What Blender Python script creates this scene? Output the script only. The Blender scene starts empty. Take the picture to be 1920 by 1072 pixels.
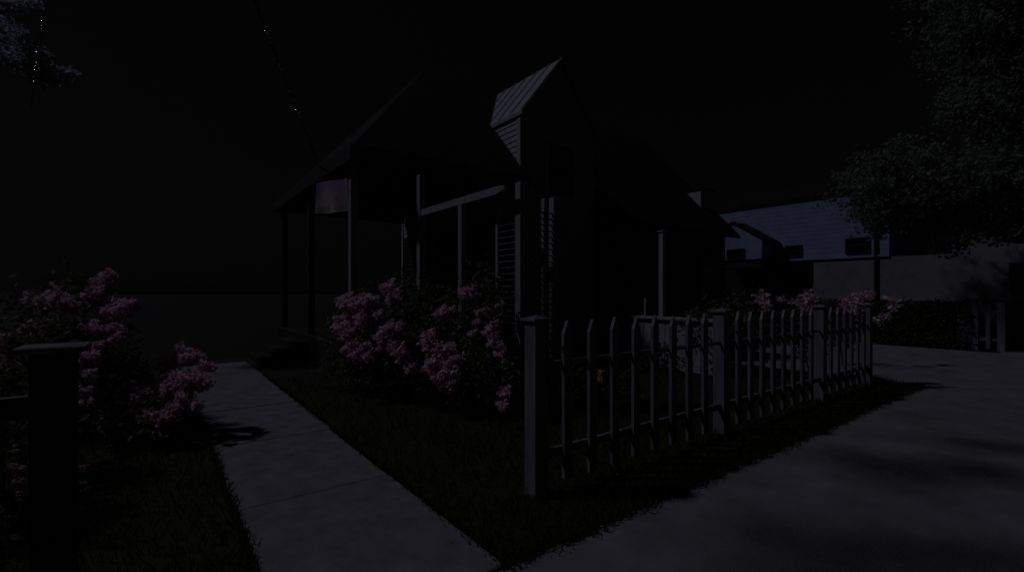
import bpy, math, random
from mathutils import Vector, Matrix
R = random.Random(7)
sc = bpy.context.scene
col = sc.collection

# ------------------------------------------------------------------ materials
def mat(name, c, c2=None, rough=.8, scale=8., metal=0., spec=.3, bump=0., detail=6., stretch=None, trans=0.):
    m = bpy.data.materials.new(name); m.use_nodes = True
    nt = m.node_tree; b = nt.nodes['Principled BSDF']
    b.inputs['Roughness'].default_value = rough
    b.inputs['Metallic'].default_value = metal
    b.inputs['Specular IOR Level'].default_value = spec
    tc = nt.nodes.new('ShaderNodeTexCoord')
    mp = nt.nodes.new('ShaderNodeMapping'); nt.links.new(tc.outputs['Object'], mp.inputs['Vector'])
    if stretch: mp.inputs['Scale'].default_value = stretch
    n = nt.nodes.new('ShaderNodeTexNoise'); n.inputs['Scale'].default_value = scale
    n.inputs['Detail'].default_value = detail; n.inputs['Roughness'].default_value = .65
    nt.links.new(mp.outputs['Vector'], n.inputs['Vector'])
    r = nt.nodes.new('ShaderNodeValToRGB')
    r.color_ramp.elements[0].position = .3; r.color_ramp.elements[1].position = .7
    r.color_ramp.elements[0].color = (*c, 1); r.color_ramp.elements[1].color = (*(c2 or c), 1)
    nt.links.new(n.outputs['Fac'], r.inputs['Fac']); nt.links.new(r.outputs['Color'], b.inputs['Base Color'])
    if bump:
        bp = nt.nodes.new('ShaderNodeBump'); bp.inputs['Strength'].default_value = bump; bp.inputs['Distance'].default_value = .02
        nt.links.new(n.outputs['Fac'], bp.inputs['Height']); nt.links.new(bp.outputs['Normal'], b.inputs['Normal'])
    if trans:
        t = nt.nodes.new('ShaderNodeBsdfTranslucent'); nt.links.new(r.outputs['Color'], t.inputs['Color'])
        mx = nt.nodes.new('ShaderNodeMixShader'); mx.inputs[0].default_value = trans
        o = nt.nodes['Material Output']
        nt.links.new(b.outputs[0], mx.inputs[1]); nt.links.new(t.outputs[0], mx.inputs[2]); nt.links.new(mx.outputs[0], o.inputs['Surface'])
    return m

def leafmat(name, c, c2, trans=.25, rough=.6):
    """each leaf or petal gets its own tint"""
    m = bpy.data.materials.new(name); m.use_nodes = True
    nt = m.node_tree; b = nt.nodes['Principled BSDF']
    b.inputs['Roughness'].default_value = rough; b.inputs['Specular IOR Level'].default_value = .2
    g = nt.nodes.new('ShaderNodeNewGeometry')
    r = nt.nodes.new('ShaderNodeValToRGB')
    r.color_ramp.elements[0].color = (*c, 1); r.color_ramp.elements[1].color = (*c2, 1)
    nt.links.new(g.outputs['Random Per Island'], r.inputs['Fac'])
    nt.links.new(r.outputs['Color'], b.inputs['Base Color'])
    t = nt.nodes.new('ShaderNodeBsdfTranslucent'); nt.links.new(r.outputs['Color'], t.inputs['Color'])
    mx = nt.nodes.new('ShaderNodeMixShader'); mx.inputs[0].default_value = trans
    nt.links.new(b.outputs[0], mx.inputs[1]); nt.links.new(t.outputs[0], mx.inputs[2])
    nt.links.new(mx.outputs[0], nt.nodes['Material Output'].inputs['Surface'])
    return m

M = dict(
    concrete=mat('concrete', (.125, .125, .14), (.235, .232, .25), .9, 6, bump=.25, detail=10),
    pavement=mat('pavement', (.13, .13, .145), (.235, .232, .25), .92, 2.2, bump=.3, detail=12),
    soil=mat('soil', (.02, .016, .011), (.045, .035, .022), .95, 5, bump=.5),
    earth=mat('dark far ground', (.005, .005, .004), (.012, .011, .008), .97, .8, bump=.4, detail=10),
    lawn=mat('lawn', (.016, .019, .008), (.034, .038, .016), .95, 6, bump=.4),
    blade=leafmat('grass blade', (.036, .044, .010), (.088, .098, .03), .4),
    leaf=leafmat('shrub leaf', (.08, .10, .05), (.17, .195, .12), .4),
    hedge=leafmat('hedge leaf', (.05, .066, .028), (.10, .12, .055), .35),
    treeleaf=leafmat('tree leaf', (.15, .175, .135), (.27, .30, .24), .55),
    paleleaf=leafmat('pale leaf', (.42, .45, .52), (.66, .69, .76), .3),
    petal=leafmat('pink petal', (.60, .32, .44), (.92, .76, .84), .4),
    yellow=leafmat('yellow petal', (.5, .42, .03), (.75, .65, .06), .2),
    bark=mat('bark', (.025, .02, .016), (.06, .05, .04), .95, 9, stretch=(1, 1, .25), bump=.6),
    white=mat('white painted wood', (.11, .11, .125), (.24, .235, .25), .55, 14, stretch=(1, 1, .15), bump=.1),
    trim=mat('white trim', (.26, .26, .29), (.36, .36, .38), .5, 7, stretch=(1, 1, .2)),
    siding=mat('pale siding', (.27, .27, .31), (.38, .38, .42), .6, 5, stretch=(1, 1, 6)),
    metalroof=mat('pale metal roofing', (.24, .25, .31), (.34, .35, .41), .45, 4, spec=.4),
    shingle=mat('dark shingles', (.005, .005, .005), (.012, .0115, .011), .95, 18, bump=.5),
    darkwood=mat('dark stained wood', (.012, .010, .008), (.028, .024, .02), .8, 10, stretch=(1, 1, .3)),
    greywood=mat('pale grey wood', (.14, .14, .15), (.22, .21, .21), .85, 12, stretch=(1, 1, .3)),
    arbor=mat('weathered white wood', (.20, .20, .22), (.30, .29, .31), .7, 9, stretch=(1, 1, .2)),
    shadeside=mat('shaded siding', (.009, .009, .010), (.017, .016, .017), .8, 6),  # dark copy of the siding: shade of unlit walls put into colour
    glass=mat('dark window glass', (.006, .006, .008), (.012, .012, .014), .12, 3, spec=.5),
    blueside=mat('pale blue siding', (.17, .20, .34), (.26, .29, .45), .7, 2.2),
    greyside=mat('grey stucco', (.15, .15, .17), (.23, .225, .24), .9, 2.5, bump=.2, detail=10),
    stone=mat('pale painted boards', (.22, .22, .24), (.36, .35, .36), .8, 7, bump=.2),
    cable=mat('glint bead metal', (.55, .55, .58), (.75, .75, .78), .12, 40, metal=1., spec=.5),
    wire=mat('black wire', (.012,.012,.012), (.02,.02,.02), .5, 20),
    knob=mat('dark metal', (.03, .03, .03), (.06, .06, .06), .4, 20, metal=.8),
)

# ------------------------------------------------------------------ mesh builder
class MB:
    def __init__(s): s.v = []; s.f = []
    def add(s, vs, fs):
        n = len(s.v); s.v += [tuple(p) for p in vs]; s.f += [tuple(i + n for i in f) for f in fs]; return s
    def box(s, a, b, ch=0.):
        x0, y0, z0 = a; x1, y1, z1 = b
        if ch <= 0:
            return s.add([(x0,y0,z0),(x1,y0,z0),(x1,y1,z0),(x0,y1,z0),(x0,y0,z1),(x1,y0,z1),(x1,y1,z1),(x0,y1,z1)],
                  [(0,3,2,1),(4,5,6,7),(0,1,5,4),(1,2,6,5),(2,3,7,6),(3,0,4,7)])
        vs = []; 
        for z, q in ((z0, ch), (z0+ch, 0), (z1-ch, 0), (z1, ch)):
            vs += [(x0+q,y0+q,z),(x1-q,y0+q,z),(x1-q,y1-q,z),(x0+q,y1-q,z)]
        fs = [(0,3,2,1),(12,13,14,15)]
        for k in range(3):
            for i in range(4):
                j = (i+1) % 4; fs.append((4*k+i, 4*k+j, 4*k+4+j, 4*k+4+i))
        return s.add(vs, fs)
    def prism(s, poly, off):
        """poly: planar 3-D outline, extruded by vector off"""
        n = len(poly); o = Vector(off)
        vs = [Vector(p) for p in poly] + [Vector(p) + o for p in poly]
        fs = [tuple(range(n)), tuple(range(2*n-1, n-1, -1))] + [(i, n+i, n+(i+1) % n, (i+1) % n) for i in range(n)]
        return s.add(vs, fs)
    def tube(s, pts, rads, n=8):
        pts = [Vector(p) for p in pts]
        if not hasattr(rads, '__len__'): rads = [rads] * len(pts)
        vs = []; fs = []
        for i, p in enumerate(pts):
            t = (pts[min(i+1, len(pts)-1)] - pts[max(i-1, 0)]).normalized()
            a = t.orthogonal().normalized() if i == 0 else (a - t * a.dot(t)).normalized()
            b = t.cross(a)
            for k in range(n):
                w = 2*math.pi*k/n; vs.append(p + (a*math.cos(w) + b*math.sin(w)) * rads[i])
        for i in range(len(pts)-1):
            for k in range(n):
                k2 = (k+1) % n; fs.append((i*n+k, i*n+k2, (i+1)*n+k2, (i+1)*n+k))
        fs += [tuple(range(n-1, -1, -1)), tuple((len(pts)-1)*n + k for k in range(n))]
        return s.add(vs, fs)
    def leaf(s, p, L, W, d=None, nrm=None):
        d = d or Vector((R.gauss(0,1), R.gauss(0,1), R.gauss(0,1))).normalized()
        q = nrm or Vector((R.gauss(0,1), R.gauss(0,1), R.gauss(0,1)))
        w = d.cross(q).normalized() * W * .5
        p = Vector(p)
        return s.add([p, p + d*L*.5 + w, p + d*L, p + d*L*.5 - w], [(0,1,2,3)])
    def build(s, name, m, parent=None, smooth=False):
        me = bpy.data.meshes.new(name)
        org = parent['_o'] if parent is not None else (0,0,0)
        o0 = Vector(org)
        me.from_pydata([tuple(Vector(p) - o0) for p in s.v], [], s.f); me.update()
        me.materials.append(M[m] if isinstance(m, str) else m)
        if smooth:
            for p in me.polygons: p.use_smooth = True
        o = bpy.data.objects.new(name, me); col.objects.link(o)
        if parent is not None: o.parent = parent; o['_o'] = tuple(org)
        return o

def thing(name, label, cat, loc, group=None):
    o = bpy.data.objects.new(name, None); col.objects.link(o); o.location = loc
    o['_o'] = tuple(loc); o['label'] = label; o['category'] = cat
    o.empty_display_size = .2
    if group: o['group'] = group
    return o
def tag(o, label, cat, group=None):
    o['label'] = label; o['category'] = cat
    if group: o['group'] = group
    return o
def structure(o, kind='structure'):
    o['kind'] = kind; return o

# ------------------------------------------------------------------ ground
# x runs along the front fence, y runs up the garden path, z up (metres)
def sheet(name, poly, z, m, seed=0, jag=0.):
    mb = MB(); mb.add([(x, y, z) for x, y in poly], [tuple(range(len(poly)))])
    return structure(mb.build(name, m))
def jagged(pts, amp, step=.08):
    out = []
    for (a, b) in zip(pts, pts[1:]):
        a = Vector(a); b = Vector(b); n = max(1, int((b-a).length/step)); d = (b-a).normalized(); q = Vector((-d.y, d.x))
        for i in range(n): out.append(tuple(a + (b-a)*i/n + q*R.uniform(-amp, amp)))
    out.append(pts[-1]); return out
sheet('ground', [(-400,-400),(400,-400),(400,400),(-400,400)], -.006, 'earth')  # far ground near black: the unlit distance is put into its colour
sheet('lawn', jagged([(-5,-.05),(7.7,-.05)], .0, 1) + jagged([(7.7,-.05),(7.7,5.5)], .03, .2) + jagged([(7.7,5.5),(1.2,5.6),(.3,9.5),(-1.2,9.6),(-1.6,6.2),(-5,5.5)], .12, .12) , -.002, 'lawn')
pave = [(-12,-14),(60,-14),(60,.02)] + jagged([(60,.02),(14.1,.02)], .01, 1) + [(14.1,9.),(7.75,9.),(7.75,.03)] + jagged([(7.75,.03),(.02,.0)], .035) + jagged([(.02,.0),(-.97,.0),(-12,.02)], .02, .2)
sheet('pavement', pave, .004, 'pavement')
# garden path: concrete slabs with open joints
pm = MB(); y = .02; edges = [.02, 1.52, 3.02, 4.52, 6.02, 7.52, 8.85]
for a, b in zip(edges, edges[1:]):
    pm.box((-.97 + R.uniform(-.012,.012), a+.003, -.05), ((.02 + .055*b/9) + R.uniform(-.012,.012), b-.003, .018 + R.uniform(0,.008)), .006)
structure(pm.build('path', 'concrete'))
structure(MB().add([(-.1,9.0,.004),(1.1,9.0,.004),(1.1,5.2,.004),(.2,5.2,.004)], [(0,3,2,1)]).build('soil_bed', 'soil'))

# grass blades near the camera
g = MB()
def blade(x, y, h):
    a = R.uniform(0, 6.283); w = .004; dx, dy = math.cos(a)*w, math.sin(a)*w
    lx, ly = R.gauss(0, .35)*h, R.gauss(0, .35)*h
    g.add([(x-dx, y-dy, 0), (x+dx, y+dy, 0), (x+lx*.4+dx*.6, y+ly*.4+dy*.6, h*.6), (x+lx, y+ly, h)], [(0,1,2),(0,2,3)])
for k in range(52000):
    x = R.uniform(-3.2, 8.2) ; y = .02 + (R.random()**1.5) * 6.5
    if -.99 < x < .05 + .05*y/9: continue
    if x > 7.7: continue
    dist = math.hypot(x+1.387, y+1.92)
    if dist > 4 and R.random() > 5/dist: continue
    blade(x, y, R.uniform(.03, .09))
for k in range(2600):     # ragged edges over the pavement and path
    x = R.uniform(.0, 7.7); blade(x, R.gauss(.02, .035), R.uniform(.03, .08))
    yy = R.uniform(0, 7); blade(.03 + .055*yy/9 + abs(R.gauss(0,.02))*(-1 if R.random() < .35 else 1), yy, R.uniform(.025, .06)); blade(-.97 + R.gauss(-.01, .015), yy, R.uniform(.025, .06))
structure(g.build('grass', 'blade'), 'stuff')

# ------------------------------------------------------------------ picket fences
def cap_mb(x, y, z, w, peak=.045):
    mb = MB(); h = w/2
    mb.box((x-h, y-h, z), (x+h, y+h, z+.022), .004)
    q = h*.82
    mb.add([(x-q,y-q,z+.0225),(x+q,y-q,z+.0225),(x+q,y+q,z+.0225),(x-q,y+q,z+.0225),(x,y,z+peak)], [(0,1,4),(1,2,4),(2,3,4),(3,0,4)])
    return mb
def post(par, x, y, h, w=.115, capw=.16, m='white'):
    p = MB().box((x-w/2, y-w/2, -.02), (x+w/2, y+w/2, h), .006).build('post', m, par)
    c = cap_mb(x, y, h, capw, .026 if m == 'darkwood' else .045).build('cap', 'greywood' if m == 'darkwood' else m, p); return p  # dark post gets a paler cap: its lit top put into the colour
def picket_x(par, x, y, z0, z1, w=.078, t=.028, m='white', along='x'):
    z1 += R.uniform(-.008, .008); lean = R.uniform(-.006, .006)
    pr = [(-w/2, z0), (w/2, z0), (w/2+lean, z1-.09), (w*.28+lean, z1-.055), (lean, z1), (-w*.28+lean, z1-.055), (-w/2+lean, z1-.09)]
    if along == 'x': poly = [(x+a, y-t/2, z) for a, z in pr]; off = (0, t, 0)
    else: poly = [(x-t/2, y+a, z) for a, z in pr]; off = (t, 0, 0)
    return MB().prism(poly, off).build('picket', m, par)
F = .6
fence = thing('picket_fence', 'white picket fence with pointed pickets along the grass strip beside the pavement', 'fence', (4, F, 0))
posts = [.725, 3.14, 5.57, 7.33]
for x in posts: post(fence, x, F, 1.2)
for a, b in zip(posts, posts[1:]):
    n = round((b-a)/.258) - 1
    for k in range(n):
        x = a + .262 + k*.256 if b-a > 2 else a + (b-a)*(k+1)/(n+1)
        picket_x(fence, x, F-.035, .05 + R.uniform(0,.02), 1.2)
    for z in (.27, .90):
        MB().box((a+.058, F-.022, z-(.03 if z < .5 else .02)), (b-.058, F+(.012 if z < .5 else -.004), z+(.03 if z < .5 else .02)), .004 if z < .5 else .008).build('rail', 'white', fence)
# the section left of the garden gate opening
fl = thing('picket_fence', 'dark fence post with flat cap and rail left of the path, close by', 'fence', (-1.7, F, 0))
post(fl, -1.695, F, 1.175, .125, .20, 'darkwood')
MB().box((-4.1, F-.022, .93), (-1.76, F+.018, 1.0), .004).build('rail', 'darkwood', fl)
MB().box((-4.1, F-.022, 1.002), (-1.76, F+.01, 1.012)).build('lit_rail_top', 'greywood', fl)  # thin pale strip standing in for the lit top of the rail
MB().box((-4.1, F-.022, .23), (-1.76, F+.018, .30), .004).build('rail', 'darkwood', fl)
post(fl, -4.15, F, 1.175, .125, .20, 'darkwood')
for k in range(8):
    xx = -2.02 - k*.256
    MB().box((xx-.04, F-.043, .05), (xx+.04, F-.023, .985), .004).build('picket', 'darkwood', fl)
# across the driveway
f2 = thing('picket_fence', 'distant white picket fence corner across the driveway at right', 'fence', (14.6, 0, 0))
FX, FY = 14.6, .05
post(f2, FX, FY, 1.22, .13, .2); post(f2, FX, FY+.45, 1.2, .115, .16); post(f2, FX+2.4, FY, 1.2, .115, .16); post(f2, FX+4.8, FY, 1.2, .115, .16)
for k in range(18):
    x = FX + .27 + k*.256
    if abs(x-FX-2.4) > .09: picket_x(f2, x, FY-.035, .05, 1.17)
picket_x(f2, FX-.035, FY+.225, .05, 1.17, along='y')
for z in (.27, .93):
    MB().box((FX+.066, FY-.02, z-.035), (FX+2.342, FY+.02, z+.035)).build('rail', 'white', f2)
    MB().box((FX+2.458, FY-.02, z-.035), (FX+4.742, FY+.02, z+.035)).build('rail', 'white', f2)
    MB().box((FX-.02, FY+.066, z-.035), (FX+.02, FY+.392, z+.035)).build('rail', 'white', f2)

# ------------------------------------------------------------------ flowering shrubs
FLOWERS = {'RA': [(0.69, 4.59, 1.27, 0.092, 0.4), (0.76, 4.47, 1.23, 0.102, 0.3), (0.84, 4.29, 1.23, 0.112, 0.5), (0.93, 4.22, 1.26, 0.067, 0.3), (0.86, 4.21, 1.06, 0.111, 0.4), (0.81, 4.19, 1.0, 0.088, 0.4), (0.66, 4.68, 1.02, 0.069, 0.2), (0.64, 4.57, 0.9, 0.097, 0.3), (0.68, 4.41, 0.83, 0.084, 0.3), (0.7, 4.27, 0.69, 0.088, 0.5), (0.73, 4.12, 0.59, 0.087, 0.5), (0.78, 3.96, 0.59, 0.064, 0.5), (0.65, 4.43, 0.64, 0.056, 0.4), (0.79, 4.07, 0.71, 0.054, 0.3)],
 'RB': [(1.07, 4.05, 1.46, 0.083, 0.4), (1.11, 3.9, 1.34, 0.082, 0.5), (1.07, 3.93, 1.28, 0.055, 0.3), (0.93, 3.72, 0.92, 0.094, 0.6), (1.0, 3.6, 0.94, 0.078, 0.6), (0.88, 3.69, 0.84, 0.088, 0.6), (0.99, 3.61, 0.81, 0.083, 0.8), (0.93, 3.53, 0.73, 0.067, 0.6), (0.96, 3.39, 0.69, 0.07, 0.8), (0.99, 3.36, 0.61, 0.065, 0.9), (1.02, 3.28, 0.55, 0.06, 0.9), (1.01, 3.22, 0.49, 0.044, 0.9), (0.85, 3.72, 0.71, 0.047, 0.5), (0.86, 3.84, 1.12, 0.048, 0.4), (1.4, 3.18, 1.14, 0.072, 0.5), (1.5, 3.11, 1.18, 0.046, 0.5)],
 'RC': [(1.23, 3.18, 0.89, 0.065, 0.5), (1.2, 3.14, 0.81, 0.075, 0.5), (1.22, 3.07, 0.75, 0.074, 0.6), (1.25, 2.98, 0.71, 0.083, 0.8), (1.32, 2.92, 0.68, 0.088, 0.9), (1.37, 2.89, 0.68, 0.073, 0.9), (1.21, 2.95, 0.6, 0.082, 0.7), (1.29, 2.89, 0.57, 0.097, 0.8), (1.33, 2.79, 0.59, 0.082, 0.8), (1.16, 2.98, 0.53, 0.073, 0.3), (1.15, 2.93, 0.48, 0.053, 0.2), (1.24, 2.8, 0.46, 0.095, 0.7), (1.29, 2.7, 0.48, 0.075, 0.7), (1.24, 2.73, 0.37, 0.085, 0.4), (1.26, 2.65, 0.37, 0.065, 0.4), (1.42, 2.73, 0.62, 0.058, 0.9), (1.21, 2.76, 0.37, 0.061, 0.3)],
 'RD': [(1.7, 3.02, 1.4, 0.083, 0.5), (1.7, 2.95, 1.35, 0.061, 0.3), (1.68, 2.71, 1.15, 0.064, 0.2), (1.63, 2.75, 1.04, 0.044, 0.4), (1.54, 2.7, 0.92, 0.044, 0.4), (1.67, 2.48, 1.01, 0.067, 0.6), (1.63, 2.5, 0.95, 0.057, 0.6), (1.66, 2.42, 0.9, 0.057, 0.5), (1.61, 2.39, 0.84, 0.056, 0.6), (1.64, 2.31, 0.8, 0.046, 0.6), (1.62, 2.26, 0.73, 0.05, 0.4), (1.63, 2.19, 0.66, 0.032, 0.3), (1.54, 2.07, 0.35, 0.053, 0.5), (1.48, 2.05, 0.24, 0.044, 0.3), (1.47, 2.0, 0.21, 0.039, 0.3), (1.84, 2.59, 1.24, 0.044, 0.5)],
 'LA': [(-2.39, 4.97, 1.32, 0.065, -0.9), (-2.31, 4.85, 1.28, 0.065, -0.9), (-2.19, 4.69, 1.37, 0.068, -0.9), (-2.15, 4.6, 1.3, 0.076, -1.0), (-2.06, 4.48, 1.27, 0.067, -1.0), (-2.28, 4.77, 1.23, 0.043, -0.6), (-2.35, 4.57, 1.03, 0.065, -0.8), (-2.27, 4.38, 0.99, 0.06, -0.5), (-2.21, 4.46, 1.07, 0.049, 0.9), (-2.15, 4.42, 1.09, 0.033, 0.9), (-2.42, 4.75, 1.06, 0.038, 0.4)],
 'LB': [(-1.87, 4.51, 1.37, 0.069, 0.5), (-1.81, 4.48, 1.3, 0.06, 0.5), (-1.88, 4.53, 1.28, 0.043, 0.5), (-1.71, 4.27, 1.22, 0.072, 0.8), (-1.63, 4.15, 1.23, 0.067, 0.9), (-1.57, 4.16, 1.26, 0.046, 0.9), (-1.89, 4.22, 1.07, 0.053, 0.3), (-1.83, 4.11, 1.04, 0.032, 0.3), (-1.71, 4.14, 1.05, 0.046, 0.4), (-1.63, 4.09, 1.03, 0.046, 0.4), (-1.68, 4.0, 0.96, 0.045, 0.9), (-1.9, 3.91, 0.73, 0.062, 0.2), (-1.86, 3.88, 0.81, 0.054, 0.2), (-1.85, 3.75, 0.67, 0.042, 0.2), (-1.89, 3.66, 0.53, 0.052, 0.1), (-1.88, 3.52, 0.44, 0.047, 0.0), (-1.81, 3.97, 0.9, 0.036, 0.2), (-1.77, 4.56, 1.56, 0.057, 0.7), (-1.85, 4.63, 1.5, 0.053, 0.6)],
 'LC': [(-1.17, 3.93, 0.78, 0.068, -0.8), (-1.12, 3.83, 0.74, 0.063, -0.9), (-1.05, 3.78, 0.76, 0.046, -0.9), (-1.31, 3.97, 0.67, 0.055, -0.8), (-1.25, 3.92, 0.69, 0.051, -0.6), (-0.99, 3.6, 0.67, 0.054, -0.8), (-1.22, 3.65, 0.56, 0.069, -0.8), (-1.16, 3.54, 0.55, 0.072, -0.9), (-1.1, 3.5, 0.58, 0.06, -0.9), (-1.02, 3.43, 0.55, 0.064, -0.9), (-1.27, 3.63, 0.49, 0.064, -0.7), (-1.47, 3.84, 0.41, 0.069, -0.6), (-1.52, 3.88, 0.36, 0.053, -0.5), (-1.41, 3.79, 0.45, 0.049, -0.6), (-1.5, 3.61, 0.27, 0.062, -0.4), (-1.44, 3.51, 0.26, 0.065, -0.3), (-1.51, 3.56, 0.22, 0.05, -0.3), (-1.35, 3.44, 0.25, 0.065, -0.3), (-1.28, 3.32, 0.29, 0.06, -0.5), (-1.32, 3.35, 0.22, 0.049, -0.3), (-1.25, 3.36, 0.33, 0.05, -0.6), (-1.19, 3.38, 0.41, 0.05, -0.7), (-1.08, 3.23, 0.38, 0.038, -0.8), (-1.36, 3.32, 0.13, 0.034, -0.2), (-1.17, 3.49, 0.46, 0.048, -0.6)],
 'LD': [(-2.27, 3.38, 0.84, 0.059, -0.7), (-2.21, 3.27, 0.81, 0.065, -0.7), (-2.17, 3.24, 0.78, 0.058, -0.6), (-2.2, 3.2, 0.72, 0.061, -0.4), (-2.14, 3.09, 0.67, 0.047, -0.3), (-2.16, 3.3, 0.88, 0.046, -0.3), (-2.38, 3.71, 1.0, 0.042, 0.6), (-2.06, 2.35, 0.41, 0.032, -0.3), (-2.04, 2.08, 0.35, 0.035, -0.2), (-1.99, 1.92, 0.31, 0.029, -0.1), (-1.97, 1.84, 0.27, 0.024, -0.1), (-1.81, 2.66, 0.13, 0.03, 0), (-1.8, 2.53, 0.06, 0.023, 0)],
 'FA': [(6.76, 1.95, 1.35, 0.071, 0.5), (6.72, 1.86, 1.26, 0.091, 0.6), (6.66, 1.78, 1.17, 0.069, 0.5), (7.02, 1.5, 1.24, 0.062, 0.4), (6.96, 1.67, 1.29, 0.056, 0.4), (7.07, 1.34, 1.34, 0.075, 0.4), (7.11, 1.31, 1.28, 0.096, 0.4), (6.93, 1.32, 1.19, 0.081, 0.4), (7.03, 1.25, 1.18, 0.068, 0.4)],
 'FB': [(6.79, 0.68, 1.21, 0.075, 0.9), (6.85, 0.63, 1.24, 0.075, 0.9), (6.9, 0.59, 1.32, 0.075, 0.9), (6.71, 0.61, 1.14, 0.068, 0.6), (6.97, 0.54, 1.34, 0.056, 0.7), (7.05, 0.48, 1.38, 0.05, 0.7), (6.75, 0.7, 1.29, 0.05, 0.4)],
 'FC': [(9.88, 0.97, 1.28, 0.089, 0.3), (9.98, 0.9, 1.22, 0.089, 0.3), (9.81, 0.91, 1.12, 0.072, 0.3), (9.49, 1.02, 0.9, 0.095, 0.3), (9.59, 0.95, 0.96, 0.071, 0.3)]}
def shrub(key, name, label, cat, blobs, nleaf, group, leafL=.075, fl=(), petals=170, m='leaf', fm='petal'):
    """blobs: (x,y,z, rx,ry,rz) volumes that hold the leaves"""
    cx = sum(b[0] for b in blobs)/len(blobs); cy = sum(b[1] for b in blobs)/len(blobs)
    t = thing(name, label, cat, (cx, cy, 0), group)
    st = MB()
    for b in blobs:
        for k in range(3):
            x, y, z = b[0]+R.uniform(-.5,.5)*b[3], b[1]+R.uniform(-.5,.5)*b[4], b[2]+R.uniform(-.2,.6)*b[5]
            bx, by = cx + R.uniform(-.15,.15), cy + R.uniform(-.15,.15)
            st.tube([(bx,by,-.02), ((bx+x)/2+R.uniform(-.05,.05), (by+y)/2, z*.55), (x,y,z)], [.014,.010,.005], 5)
    lf = MB(); vol = [b[3]*b[4]*b[5] for b in blobs]; tot = sum(vol)
    for b, v in zip(blobs, vol):
        n = int(nleaf*v/tot)
        clumps = [(Vector((R.gauss(0,1),R.gauss(0,1),R.gauss(0,1))).normalized()*R.uniform(.55,1.0), R.uniform(.12,.26)) for _ in range(max(8, n//70))]
        for k in range(n):
            if R.random() < .7:
                c, s = R.choice(clumps); q = c + Vector((R.gauss(0,s),R.gauss(0,s),R.gauss(0,s)))
            else:
                q = Vector((R.gauss(0,1),R.gauss(0,1),R.gauss(0,1))).normalized() * (R.random()**.4)
            z = b[2]+q.z*b[5]
            if z < .02: continue
            d = Vector((R.gauss(0,.6)+q.x*.6, R.gauss(0,.6)+q.y*.6, R.gauss(-.1,.6))).normalized()
            L = leafL*R.uniform(.6,1.25)
            lf.leaf((b[0]+q.x*b[3], b[1]+q.y*b[4], z), L, L*.5, d)
    st.build('stem', 'bark', t); lf.build('foliage', m, t)
    for (x, y, z, r, tilt) in fl:
        # a drooping flower head: petals scattered round a short curved axis
        ax = Vector((tilt*.8, -tilt*.6, -.75)).normalized()
        f = MB()
        for k in range(petals):
            u = R.uniform(-1, 1); rr = r*(.85 - .35*u)*R.random()**.6
            p = Vector((R.gauss(0,1),R.gauss(0,1),R.gauss(0,1))); p -= ax*p.dot(ax); p = p.normalized()*rr
            L = r*R.uniform(.5,.9)
            f.leaf(Vector((x,y,z)) + p + ax*u*r*1.05, L, L*.85, (p*2/r + ax*.4 + Vector((R.gauss(0,.6),R.gauss(0,.6),R.gauss(0,.6)))).normalized())
        f.build('flower_head', fm, t)
    return t
G1 = 'pink flowering shrubs beside the path'
shrub('RA','flowering_shrub','pink flowering shrub nearest the porch, right of the path end','shrub',
      [(.95,4.95,.85,.5,.5,.55),(1.0,4.7,.45,.5,.5,.42)], 2600, G1, fl=FLOWERS['RA'])
shrub('RB','flowering_shrub','leafy shrub with drooping pink heads under the tall white posts','shrub',
      [(1.45,4.3,1.0,.5,.55,.58),(1.3,4.0,.5,.5,.5,.46)], 3200, G1, fl=FLOWERS['RB'])
shrub('RC','flowering_shrub','shrub with one large hanging pink cluster, lowest blooms above the lawn','shrub',
      [(1.65,3.55,.95,.5,.5,.6),(1.5,3.2,.45,.45,.5,.42)], 3200, G1, fl=FLOWERS['RC'])
shrub('RD','flowering_shrub','shrub with sparse pink blooms just left of the white corner fence post','shrub',
      [(1.95,2.9,1.0,.42,.5,.62),(1.75,2.6,.45,.42,.45,.42)], 2800, G1, fl=FLOWERS['RD'])
shrub('LA','flowering_shrub','pink flowering shrub rising behind the dark post cap','shrub',
      [(-2.75,5.1,.95,.5,.5,.5),(-2.5,4.9,.5,.5,.5,.45)], 2400, G1, fl=FLOWERS['LA'])
shrub('LB','flowering_shrub','tallest left shrub, pink and pale blooms right of the dark post','shrub',
      [(-2.05,4.75,1.02,.45,.5,.6),(-1.95,4.3,.5,.42,.45,.46),(-1.7,4.9,.65,.3,.4,.45)], 3000, G1, fl=FLOWERS['LB'])
shrub('LC','flowering_shrub','low shrub heavy with pink blooms spilling over the left path edge','shrub',
      [(-1.45,3.75,.2,.36,.5,.22),(-1.4,4.35,.3,.28,.45,.27)], 2000, G1, fl=FLOWERS['LC'])
shrub('LD','flowering_shrub','pink blooms behind the rail at the left edge of the view','shrub',
      [(-2.4,2.3,.55,.45,.6,.5),(-2.2,3.1,.6,.4,.5,.42)], 2200, G1, fl=FLOWERS['LD'])
G2 = 'pink flowering shrubs behind the far fence'
shrub('FA','flowering_shrub','far shrub with two pink bloom clusters showing above the picket tops','shrub',
      [(6.65,2.0,.95,.55,.5,.55),(6.1,2.5,.75,.45,.45,.55)], 2200, G2, fl=FLOWERS['FA'], petals=60)
shrub('FB','flowering_shrub','far shrub with pink blooms at the end of the picket fence','shrub',
      [(7.15,1.35,.85,.42,.4,.5)], 1500, G2, fl=FLOWERS['FB'], petals=60)
shrub('FC','flowering_shrub','thin dim pink shrub beyond the fence end against the hedge','shrub',
      [(9.2,1.5,.7,.3,.35,.45)], 450, G2, fl=FLOWERS['FC'], petals=36)
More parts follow.
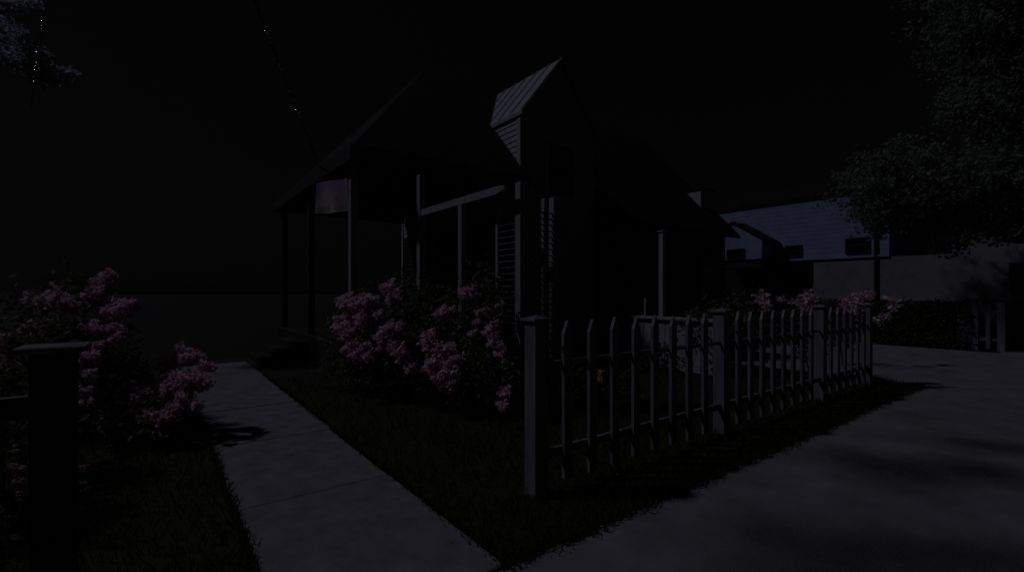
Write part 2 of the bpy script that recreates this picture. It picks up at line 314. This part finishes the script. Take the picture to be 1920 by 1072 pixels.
# green plants inside the fence
G3 = 'low green plants inside the fence'
shrub('', 'garden_plant', 'low leafy plant with one yellow flower behind the near pickets', 'plant',
      [(2.75,1.9,.3,.35,.35,.3)], 900, G3, .07, fl=[(2.33,1.49,.55,.04,.0),(2.30,1.47,.50,.03,.2)], petals=60, fm='yellow', m='hedge')
shrub('', 'garden_plant', 'dark green bush in front of the pale side porch wall', 'plant',
      [(5.55,4.3,.26,.3,.6,.3),(5.5,3.2,.26,.3,.6,.3)], 2200, G3, .07, m='hedge')
shrub('', 'garden_plant', 'leafy green bush rising just behind the low pale garden wall', 'plant',
      [(6.75,2.6,.62,.42,.4,.62)], 1500, G3, .07, m='leaf')
shrub('', 'garden_plant', 'dark leafy plant behind the corner post and first pickets', 'plant',
      [(2.6,3.1,.4,.5,.5,.4)], 1300, G3, .07, m='hedge')

# ------------------------------------------------------------------ the house
H = thing('house', 'dark house with pale gabled corner bay and hipped front porch', 'house', (5.5, 7, 0))
X0, X1, Y0, Y1 = 4.5, 6.6, 5.6, 11.2
XM, ZE, ZR = (X0+X1)/2, 5.0, 6.3
def clap(face, a0, a1, z0, z1, top=None, step=.115, lip=.014):
    """lapped boards; face(a, off, z) gives the point; top(z) -> (lo, hi) trims the row"""
    mb = MB(); z = z0; a0, a1 = min(a0, a1), max(a0, a1)
    while z < z1 - 1e-6:
        zt = min(z+step, z1)
        lo0, hi0 = (a0, a1) if not top else top(z); lo1, hi1 = (a0, a1) if not top else top(zt)
        if hi0 - lo0 > .02:
            if hi1 <= lo1: lo1 = hi1 = (lo1+hi1)/2
            vs = [face(lo0, lip, z), face(hi0, lip, z), face(hi1, 0, zt), face(lo1, 0, zt), face(lo0, 0, z), face(hi0, 0, z)]
            mb.add(vs, [(0,1,2,3), (4,5,1,0)])
        z = zt
    return mb
core = MB()
core.prism([(X0+.02, Y0+.02, 0), (X1-.02, Y0+.02, 0), (X1-.02, Y0+.02, ZE), (XM, Y0+.02, ZR-.06), (X0+.02, Y0+.02, ZE)], (0, Y1-Y0-.04, 0))
core.build('wall_core', 'shadeside', H)
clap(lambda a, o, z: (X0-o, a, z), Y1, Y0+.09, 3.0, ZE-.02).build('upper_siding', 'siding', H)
clap(lambda a, o, z: (X0-o, a, z), Y1, Y0+.09, .3, 3.0).build('lower_siding', 'shadeside', H)  # wall under the porch roof: its shade is put into the colour
gt = lambda z: (X0+.09, X1-.09) if z <= ZE else (X0+.02+(z-ZE)*(XM-X0)/(ZR-ZE), X1-.02-(z-ZE)*(X1-XM)/(ZR-ZE))
clap(lambda a, o, z: (a, Y0-o, z), X0, X1, .3, ZR-.1, gt).build('gable_siding', 'siding', H)
for (x, y) in ((X0, Y0), (X1-.09, Y0)):
    MB().box((x-.022, y-.022, .2), (x+.09, y+.09, ZE-.06), .004).build('corner_board', 'trim', H)
# main roof, standing seam
sl = (ZR-ZE)/(XM-X0)
rf = MB()
ov = .05; yA, yB = Y0-.12, Y1+.2
for s in (-1, 1):
    e = XM + s*((XM-X0)+ov); ze = ZE - sl*ov
    rf.prism([(e, yA, ze+.02), (XM, yA, ZR+.02), (XM, yA, ZR+.10), (e, yA, ze+.10)], (0, yB-yA, 0))
    k = 0
    while yA + .02 + k*.4 < yB:
        yy = yA + .02 + k*.4
        rf.prism([(e, yy, ze+.10), (XM, yy, ZR+.10), (XM, yy, ZR+.13), (e, yy, ze+.13)], (0, .025, 0)); k += 1
roof = rf.build('roof', 'metalroof', H)
# cross-gabled porch wing with a hipped front
px0, py0, py1, zp = 1.0, 5.28, 11.1, 3.62
sp = 1.07; ym = (py0+py1)/2; zr = zp + sp*(ym-py0); xh = px0 + (ym-py0)*.95
pr = MB()
pr.add([(px0,py0,zp),(6.2,py0,zp),(6.2,ym,zr),(xh,ym,zr)], [(0,1,2,3)])
pr.add([(px0,py0,zp),(xh,ym,zr),(px0,py1,zp)], [(0,1,2)])
pr.add([(px0,py1,zp),(xh,ym,zr),(6.2,ym,zr),(6.2,py1,zp)], [(0,1,2,3)])
# the near slope stops at the corner bay's gable wall
pr = MB()
xb = X0 - .03
def zsl(y): return zp + sp*(y-py0)
pr.add([(px0,py0,zp),(xb,py0,zp),(xb,Y0,zsl(Y0)),(px0+(Y0-py0)*.95,Y0,zsl(Y0))], [(0,1,2,3)])
pr.add([(px0+(Y0-py0)*.95,Y0,zsl(Y0)),(5.9,Y0+.02,zsl(Y0)+.02),(5.9,ym,zr),(xh,ym,zr)], [(0,1,2,3)])
pr.add([(px0,py0,zp),(xh,ym,zr),(px0,py1,zp)], [(0,1,2)])
pr.add([(px0,py1,zp),(xh,ym,zr),(5.9,ym,zr),(5.9,py1,zp)], [(0,1,2,3)])
pr.add([(px0,py0,zp-.05),(xb,py0,zp-.05),(xb,py1,zp-.05),(px0,py1,zp-.05)], [(0,1,2,3)])
pr.build('porch_roof', 'shingle', H)
fa = MB()
fa.box((px0-.03, py0-.03, zp-.2), (px0, py1+.03, zp+.03)); fa.box((px0+.001, py0-.03, zp-.2), (xb, py0-.002, zp+.03)); fa.box((px0+.001, py1+.002, zp-.2), (xb, py1+.03, zp+.03))
fa.build('fascia', 'darkwood', H)
MB().box((1.05, 5.45, .0), (4.45, 11.0, .55), .01).build('porch_floor', 'darkwood', H)
stp = MB()
for k in range(3): stp.box((1.05-.28*(3-k), 8.0, 0), (1.048-.28*(2-k), 9.4, .14*(k+1)), .008)
stp.build('porch_step', 'darkwood', H)
for (x, y, w) in ((1.17, 5.72, .12), (1.17, 8.3, .12), (1.17, 10.8, .12)):
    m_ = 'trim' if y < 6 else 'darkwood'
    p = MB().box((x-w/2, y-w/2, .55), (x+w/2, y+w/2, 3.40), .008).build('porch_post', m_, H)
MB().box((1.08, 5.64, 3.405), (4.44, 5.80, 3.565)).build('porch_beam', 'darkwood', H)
# front door and windows under the porch
def window(par, face, a0, a1, z0, z1, fm='trim', w=.07):
    f = MB()
    def bx(p0, p1, o0, o1):
        a, b = face(p0[0], o0, p0[1]), face(p1[0], o1, p1[1])
        f.box(tuple(min(i, j) for i, j in zip(a, b)), tuple(max(i, j) for i, j in zip(a, b)), .003)
    bx((a0-w, z0-w), (a0, z1+w), .016, .05); bx((a1, z0-w), (a1+w, z1+w), .016, .05)
    bx((a0, z1), (a1, z1+w), .016, .05); bx((a0, z0-w), (a1, z0), .016, .07)
    bx((a0, (z0+z1)/2-.02), (a1, (z0+z1)/2+.02), .016, .045)
    fr = f.build('window', fm, par)
    gl = MB(); a, b = face(a0, .018, z0), face(a1, .03, z1)
    gl.box(tuple(min(i, j) for i, j in zip(a, b)), tuple(max(i, j) for i, j in zip(a, b)))
    gl.build('pane', 'glass', fr)
gab = lambda a, o, z: (a, Y0-o, z)
frt = lambda a, o, z: (X0-o, a, z)
window(H, gab, 5.19, 5.93, 3.45, 4.55)
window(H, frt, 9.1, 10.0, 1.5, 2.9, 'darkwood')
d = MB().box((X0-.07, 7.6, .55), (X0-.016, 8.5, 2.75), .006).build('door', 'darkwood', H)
MB().tube([(X0-.075, 7.72, 1.6), (X0-.13, 7.72, 1.6)], .025).build('handle', 'knob', d)
MB().box((X0-.03, Y1+.002, .2), (X0+.1, Y1+.1, 4.6), .004).build('corner_board', 'trim', H)
# rear wing with a steep roof and a small shed dormer
RX0, RX1, RY0, RY1, rz = 6.62, 12.6, 5.75, 11.9, 3.45
rym = (RY0+RY1)/2; e0 = RY0-.4; ez = rz - sp*.4; rr = ez + sp*(rym-e0)
MB().prism([(RX0, RY0, 0), (RX0, RY1, 0), (RX0, RY1, rz), (RX0, rym, rr-.1), (RX0, RY0, rz)], (RX1-RX0, 0, 0)).build('rear_wall', 'shadeside', H)
rt = MB()
for e in (e0, 2*rym-e0):
    rt.prism([(RX0, e, ez), (RX0, rym, rr), (RX0, rym, rr+.08), (RX0, e, ez+.08)], (RX1-RX0+.15, 0, 0))
rt.build('rear_roof', 'shingle', H)
DX, DY = 12.0, 6.2
dz = ez+.08+sp*(DY-e0)
dm = MB().prism([(DX, DY, dz-.1), (DX, DY, dz+.52), (DX, DY+.6, dz+.52)], (.55, 0, 0)).build('dormer', 'siding', H)
MB().box((DX-.02, DY-.1, dz+.525), (DX+.6, DY+.7, dz+.58)).build('dormer_roof', 'shingle', dm)
window(H, lambda a, o, z: (a, RY0-o, z), 8.2, 9.1, 1.3, 2.5, 'darkwood')
window(H, lambda a, o, z: (a, RY0-o, z), 11.2, 12.1, 1.3, 2.5, 'darkwood')
# ------------------------------------------------------------------ low pale garden wall with a tall post
GW = thing('garden_wall', 'low pale boarded garden wall behind the fence with one tall thin post', 'garden wall', (6.05, 3.6, 0))
MB().box((6.0, 2.3, .0), (6.12, 5.13, .9), .006).build('core', 'stone', GW)
k = 0
for k in range(12): MB().box((5.975, 2.32+k*.2335, .02), (5.998, 2.32+k*.2335+.22, .88), .003).build('board', 'stone', GW)
MB().box((5.92, 2.26, .902), (6.2, 5.17, .955), .008).build('coping', 'stone', GW)
MB().box((6.005, 3.315, .957), (6.095, 3.405, 2.50), .005).build('post', 'trim', GW)
MB().box((6.035, 3.72, .957), (6.065, 3.75, 1.30)).build('bracket', 'trim', GW)
MB().box((5.985, 3.295, 2.502), (6.115, 3.425, 2.53), .004).build('cap', 'trim', GW)

# ------------------------------------------------------------------ garden arbor among the shrubs
T = thing('garden_arbor', 'white garden arbor with a long crossbeam and slatted corner panels above the shrubs', 'arbor', (2.0, 3.1, 0))
MB().box((1.845, 3.475, -.02), (1.935, 3.565, 2.56), .006).build('post', 'arbor', T)
MB().box((2.03, 2.45, -.02), (2.14, 2.55, 2.70), .006).build('post', 'arbor', T)
MB().box((1.835, 4.69, -.02), (1.935, 4.79, 3.2), .006).build('post', 'trim', T)
MB().box((2.56, 2.455, -.02), (2.63, 2.545, 2.58), .006).build('post', 'arbor', T)
MB().box((2.42, 2.47, .1), (2.445, 2.53, 2.55), .004).build('slat_bar', 'arbor', T)
MB().box((2.06, 2.95, -.02), (2.11, 3.0, 2.45), .006).build('post', 'arbor', T)
arm = MB()
arm.prism([(1.85, 2.52, 2.60), (1.85, 2.72, 2.565), (1.85, 4.685, 2.565), (1.85, 4.685, 2.66), (1.85, 2.7, 2.66), (1.85, 2.52, 2.645)], (.08, 0, 0))
arm.build('crossbeam', 'arbor', T)
for p, (x0, y0, x1, y1) in enumerate(((2.142, 2.475, 2.558, 2.50), (2.07, 2.552, 2.095, 2.948))):
    z = .5
    while z < 2.45:
        MB().box((x0, y0, z), (x1, y1, z+.011)).build('slat', 'greywood', T); z += .075

# ------------------------------------------------------------------ flag
def flagmat():
    m = bpy.data.materials.new('printed flag cloth'); m.use_nodes = True
    nt = m.node_tree; b = nt.nodes['Principled BSDF']; b.inputs['Roughness'].default_value = .9
    at = nt.nodes.new('ShaderNodeAttribute'); at.attribute_name = 'print'
    nt.links.new(at.outputs['Color'], b.inputs['Base Color'])
    t = nt.nodes.new('ShaderNodeBsdfTranslucent'); nt.links.new(at.outputs['Color'], t.inputs['Color'])
    mx = nt.nodes.new('ShaderNodeMixShader'); mx.inputs[0].default_value = .4
    nt.links.new(b.outputs[0], mx.inputs[1]); nt.links.new(t.outputs[0], mx.inputs[2]); nt.links.new(mx.outputs[0], nt.nodes['Material Output'].inputs['Surface'])
    return m
M['flag'] = flagmat()
FL = thing('garden_flag', 'small purple and cream printed flag hanging beside the porch post', 'flag', (.9, 5.9, 2.9))
N = 28; fw = .66; fh = .49
top0 = Vector((.88, 5.12, 3.10)); dirh = Vector((-.435, .90, .0))
vs = []; fs = []; cols = []
for j in range(N+1):
    for i in range(N+1):
        u = i/N; v = j/N
        p = top0 + dirh*fw*u + Vector((0,0,-fh*v)) + Vector((.9,.435,0))*(.016*math.sin(u*9+v*1.5)*(.3+v)) + Vector((0,0,-.02*math.sin(u*math.pi)))
        vs.append(p)
def art(u, v):
    # a purple sky over cream, blue hem at one side, a yellow bloom and a red one
    c = (.60, .46, .72) if v < .36 + .05*math.sin(u*7) else (.68, .61, .63)
    if u > .86 and v < .5: c = (.34, .32, .66)
    if (u-.58)**2*1.3 + (v-.58)**2 < .013: c = (.66, .62, .42)
    if (u-.33)**2 + (v-.60)**2 < .002: c = (.55, .25, .28)
    if (u-.22)**2 + (v-.86)**2*1.5 < .012: c = (.58, .42, .48)
    if abs(u-.58) < .02 and .68 < v < .95: c = (.20, .28, .14)
    if .60 < u < .95 and v > .8: c = (.50, .42, .36)
    if (u-.72)**2 + (v-.16)**2 < .006: c = (.60, .38, .66)
    return c
for j in range(N):
    for i in range(N): fs.append((j*(N+1)+i, j*(N+1)+i+1, (j+1)*(N+1)+i+1, (j+1)*(N+1)+i))
fmb = MB(); fmb.add(vs, fs); fo = fmb.build('cloth', 'flag', FL, True)
ca = fo.data.color_attributes.new('print', 'FLOAT_COLOR', 'POINT')
for j in range(N+1):
    for i in range(N+1): ca.data[j*(N+1)+i].color = (*art(i/N, j/N), 1)
MB().tube([tuple(top0 - dirh*.03 + Vector((0,0,.012))), tuple(top0 + dirh*(fw+.03) + Vector((0,0,.012)))], .008).build('flagpole', 'darkwood', FL)
MB().tube([(1.11, 5.71, 3.30), tuple(top0 + dirh*fw*.5 + Vector((0,0,.03)))], .010).build('bracket', 'darkwood', FL)

sun_el, sun_az = math.radians(50), None
tr = Vector((.74, -.56, 0)).normalized() * math.cos(sun_el); tr.z = -math.sin(sun_el)

# ------------------------------------------------------------------ overhead twisted cables
def cable(label, a, b, sag, beads, r=.006):
    a, b = Vector(a), Vector(b); L = (b-a).length; n = int(L/.04)
    t = (b-a).normalized(); e1 = t.orthogonal().normalized(); e2 = t.cross(e1)
    root = thing('overhead_wire', label, 'wire', tuple(a), 'overhead wires')
    at = lambda q: a.lerp(b, q) + Vector((0,0,-4*sag*q*(1-q)))
    mb = MB()
    for s in range(2):
        mb.tube([at(i/n) + (e1*math.cos(i*.9+s*3.14)+e2*math.sin(i*.9+s*3.14))*r for i in range(n+1)], r*.9, 6)
    mb.build('strand', 'wire', root, True)
    for q, cr in beads:        # added mirror clips that stand in for glints along the wire
        c = at(q); m = MB(); k = 10
        vs = [c + (e1*math.cos(6.283*u/k)+e2*math.sin(6.283*u/k))*cr*math.sin(math.pi*(v+.5)/8) + t*cr*1.1*math.cos(math.pi*(v+.5)/8) for v in range(8) for u in range(k)]
        fs = [(v*k+u, v*k+(u+1) % k, (v+1)*k+(u+1) % k, (v+1)*k+u) for v in range(7) for u in range(k)] + [tuple(range(k-1,-1,-1)), tuple(7*k+u for u in range(k))]
        m.add(vs, fs).build('glint_bead', 'cable', root, True)
    return root
cable('thin overhead wire with added glint clips running down to the porch eave', (1.0, 7.05, 3.66), (-1.9, .2, 4.69), .02,
      [(.495,.034),(.485,.022),(.475,.022),(.422,.024),(.41,.034),(.346,.028),(.314,.024),(.29,.026),(.270,.05),(.256,.028)])
cable('overhead wire with a row of added glint clips beside the pale leaves at top left', (-3.35, 11.3, 5.03), (-1.9, 2.9, 4.66), .0,
      [(.576,.030),(.56,.020),(.543,.017),(.497,.017),(.4555,.015),(.417,.050),(.405,.050),(.389,.022),(.3625,.024),(.3355,.036),(.3105,.036),(.292,.024),(.2655,.026),(.2335,.026)])

# ------------------------------------------------------------------ trees
def tree(name, label, base, trunk_pts, rads, limbs, lobes, nleaf, leafL, m='treeleaf', group=None, spread=.16):
    t = thing(name, label, 'tree', base, group)
    tb = MB().tube(trunk_pts, rads, 10)
    for l in limbs: tb.tube(l[0], l[1], 7)
    tb.build('trunk', 'bark', t, True)
    mb = MB(); vol = [l[3]**3 for l in lobes]; tot = sum(vol)
    for (x, y, z, r), v in zip(lobes, vol):
        n = int(nleaf*v/tot)
        cl = [(Vector((R.gauss(0,1),R.gauss(0,1),R.gauss(0,1))).normalized()*R.uniform(.35,1.0), R.uniform(.06, spread)) for _ in range(max(10, n//55))]
        for k in range(n):
            c, s = R.choice(cl); q = c + Vector((R.gauss(0,s),R.gauss(0,s),R.gauss(0,s*.7)))
            L = leafL*R.uniform(.6,1.3)
            mb.leaf((x+q.x*r, y+q.y*r, z+q.z*r*.85), L, L*.55)
    mb.build('crown', m, t)
    return t
def above(x, y, z):
    """the point at height z whose shadow falls on (x, y)"""
    return (x - tr.x/-tr.z*z, y - tr.y/-tr.z*z, z)
SHADE = [(*above(x, y, z), r*1.25) for x, y, z, r in ((1.3,-.45,6.6,.20),(1.28,-.95,6.6,.24),(1.6,-1.0,6.9,.25),(3.3,-.45,6.9,.28),(3.1,-.85,7.1,.24),(3.75,-1.15,6.8,.34),(4.6,-1.05,7.0,.30),(5.6,-.55,7.2,.20),(2.3,-1.5,7.2,.3))]
tree('leafy_tree', 'large leafy tree overhanging the pale house at the right edge', (16.5,-1.0,0),
     [(16.5,-1.0,-.1),(16.4,-1.0,1.6),(16.2,-.9,3.2),(16.0,-.9,5.5),(15.8,-.9,8)], [.30,.25,.21,.15,.06],
     [([(16.2,-.9,3.2),(14.8,.6,3.6),(13.8,1.7,3.9)],[.13,.08,.03]), ([(16.1,-.9,4.2),(14.9,-.4,5.6),(14.4,.2,7.2)],[.11,.07,.03]), ([(16.0,-.9,5.),(17.5,-1.6,6.8)],[.1,.03])],
     [(13.9,1.75,3.95,1.55),(14.4,.6,3.6,1.45),(15.0,-.35,3.9,1.5),(14.9,-.35,6.0,1.5),(15.0,-.1,8.0,1.75),(16.4,-1.2,7.2,1.9),(16.6,-1.4,5.0,1.7),(14.6,.5,9.2,1.2)], 80000, .125, group='trees')
tree('overhanging_tree', 'tree at the left edge with pale hanging leaves lit near the cable', (-8.2, 8.0, 0),
     [(-8.2,8.0,-.1),(-8.1,8.0,2.5),(-7.9,7.9,4.6),(-7.6,7.8,6.6)], [.2,.17,.12,.05],
     [([(-7.95,7.9,4.2),(-5.9,9.5,5.5),(-4.4,10.5,6.1),(-3.3,10.85,6.0)],[.07,.045,.025,.01])],
     [(-3.55,10.9,6.04,.52),(-3.06,10.7,5.69,.42),(-3.4,10.9,6.95,.3)], 2300, .11, 'paleleaf', 'trees', .3)
st = tree('street_tree', 'street tree standing out of view left, its crown shading the pavement', (-5.2,1.0,0),
     [(-5.2,1.0,-.1),(-5.1,1.1,2.5),(-4.9,1.4,4.6),(-4.2,2.0,6.6)], [.22,.18,.14,.06],
     [([(-4.9,1.4,4.6),(-3.4,2.2,5.9),(-1.6,2.6,6.9)],[.08,.05,.02]), ([(-4.6,1.6,5.2),(-3.6,2.6,6.4)],[.06,.02])],
     SHADE, 600, .16, 'treeleaf', 'trees', .22)

# ------------------------------------------------------------------ hedge across the driveway
hd = thing('hedge', 'dark clipped hedge across the driveway below the pale house', 'hedge', (15.0, 5, 0))
hm = MB()
for k in range(13000):
    y = R.uniform(.62, 9.0); z = R.uniform(.0, 1.1); x = 14.35 + abs(R.gauss(0,.07))
    if R.random() < .3: z = 1.1 + R.gauss(0,.035); x = R.uniform(14.35, 15.3)
    hm.leaf((x, y, z), .09*R.uniform(.6,1.3), .05)
hm.build('foliage', 'hedge', hd)
MB().box((14.45, .95, 0), (15.3, 9.0, 1.02), .08).build('branch_mass', 'soil', hd)

# ------------------------------------------------------------------ neighbour's house
NH = thing('neighbor_house', 'pale blue two storey house with grey lower wall across the driveway', 'house', (18, 3, 0))
NX = 17.0
W = lambda a, o, z: (NX-o, a, z)
nb = MB(); nb.box((NX, -7.0, 0), (21.5, 4.95, 2.52)); nb.build('lower_wall', 'greyside', NH)
MB().box((NX+1.6, 4.952, 0), (21.5, 8.6, 2.5)).build('carport_back_wall', 'shadeside', NH)
MB().box((NX+.05, 8.45, 0), (NX+.17, 8.57, 2.5)).build('carport_post', 'darkwood', NH)
clap(W, 8.6, 2.86, 2.60, 4.62, step=.16, lip=.004).build('upper_siding', 'blueside', NH)
MB().box((NX+.002, 2.86, 2.605), (21.5, 8.6, 4.60)).build('upper_wall', 'blueside', NH)
MB().box((NX-.06, 2.80, 2.525), (21.5, 8.7, 2.60), .004).build('ledge', 'blueside', NH)
MB().box((NX-.05, 2.80, 2.602), (NX+.08, 2.858, 4.60), .004).build('corner_board', 'blueside', NH)
nr = MB(); nr.prism([(NX-.06, 2.6, 4.66), (NX-.06, 8.9, 4.66), (19.2, 8.9, 5.6), (19.2, 2.6, 5.6)], (0, 0, .09)); nr.build('roof', 'shingle', NH)
gw = MB(); gw.prism([(NX+.1, -7.0, 2.525), (NX+.1, 1.36, 2.525), (NX+.1, 1.36, 3.3), (NX+.1, -1.8, 4.4), (NX+.1, -7.0, 3.3)], (4, 0, 0)); gw.build('gable_wall', 'greyside', NH)
# gabled bay
BX = NX-1.0
by0, by1, bz0, bze, bzr = 6.25, 8.3, 2.61, 3.32, 4.0
bm_ = (by0+by1)/2 + .05
MB().prism([(BX, by0, bz0), (BX, by1, bz0), (BX, by1, bze), (BX, bm_, bzr), (BX, by0, bze)], (.98, 0, 0)).build('bay', 'blueside', NH)
MB().box((BX, by0, 2.3), (NX-.002, by1, 2.524)).build('bay_floor', 'darkwood', NH)
for s, yy in ((-1, by0-.2), (1, by1+.2)):
    zz = bze - .2*(bzr-bze)/(bm_-by0)
    MB().prism([(BX-.06, yy, zz+.01), (BX-.06, bm_, bzr+.01), (BX-.06, bm_, bzr+.07), (BX-.06, yy, zz+.07)], (1.03, 0, 0)).build('bay_roof', 'shingle', NH)
window(NH, lambda a, o, z: (BX-o, a, z), 6.9, 7.5, 2.66, 2.98, 'darkwood', .04)
window(NH, W, 5.35, 5.85, 2.72, 3.05, 'darkwood', .04)
window(NH, W, 3.35, 3.95, 2.72, 3.15, 'darkwood', .04)
window(NH, W, -.4, .15, 1.45, 2.15, 'darkwood', .05)
window(NH, lambda a, o, z: (NX+.1-o, a, z), -.3, .16, 2.85, 3.3, 'darkwood', .05)
MB().tube([(NX-.06, 3.15, .0), (NX-.06, 3.15, 4.55)], .045).build('downspout', 'darkwood', NH)

# ------------------------------------------------------------------ light
sd = bpy.data.lights.new('streetlamp_sun', 'SUN'); sd.energy = .27; sd.angle = math.radians(3.5); sd.color = (.81, .79, 1.0)  # sun lamp standing in for an unseen street lamp
so = bpy.data.objects.new('streetlamp_sun', sd); col.objects.link(so)
so.rotation_euler = tr.to_track_quat('-Z', 'Y').to_euler(); so.location = (-10, 8, 12)
w = bpy.data.worlds.new('World'); sc.world = w; w.use_nodes = True
nt = w.node_tree; bg = nt.nodes['Background']
sky = nt.nodes.new('ShaderNodeTexSky'); sky.sky_type = 'NISHITA'; sky.sun_disc = False
sky.sun_elevation = sun_el; sky.sun_rotation = math.atan2(-tr.x, -tr.y)
hs = nt.nodes.new('ShaderNodeHueSaturation'); hs.inputs['Saturation'].default_value = .05
nt.links.new(sky.outputs[0], hs.inputs['Color']); nt.links.new(hs.outputs[0], bg.inputs['Color'])
bg.inputs['Strength'].default_value = .00025

# ------------------------------------------------------------------ camera
cd = bpy.data.cameras.new('camera'); cd.sensor_width = 36; cd.lens = 36*888/1920; cd.clip_end = 2000; cd.clip_start = .05
cd.shift_y = 12/1920
co = bpy.data.objects.new('camera', cd); col.objects.link(co)
co.location = (-1.387, -1.92, 1.4)
co.rotation_euler = Vector((.602, .798, 0)).to_track_quat('-Z', 'Y').to_euler()
sc.camera = co
sc.view_settings.view_transform = 'Standard'; sc.view_settings.look = 'None'; sc.view_settings.exposure = 0; sc.view_settings.gamma = 1
sc.cycles.max_bounces = 6
sc.cycles.caustics_reflective = False; sc.cycles.caustics_refractive = False
sc.cycles.use_denoising = False
for o in list(bpy.data.objects):
    if '_o' in o.keys(): del o['_o']
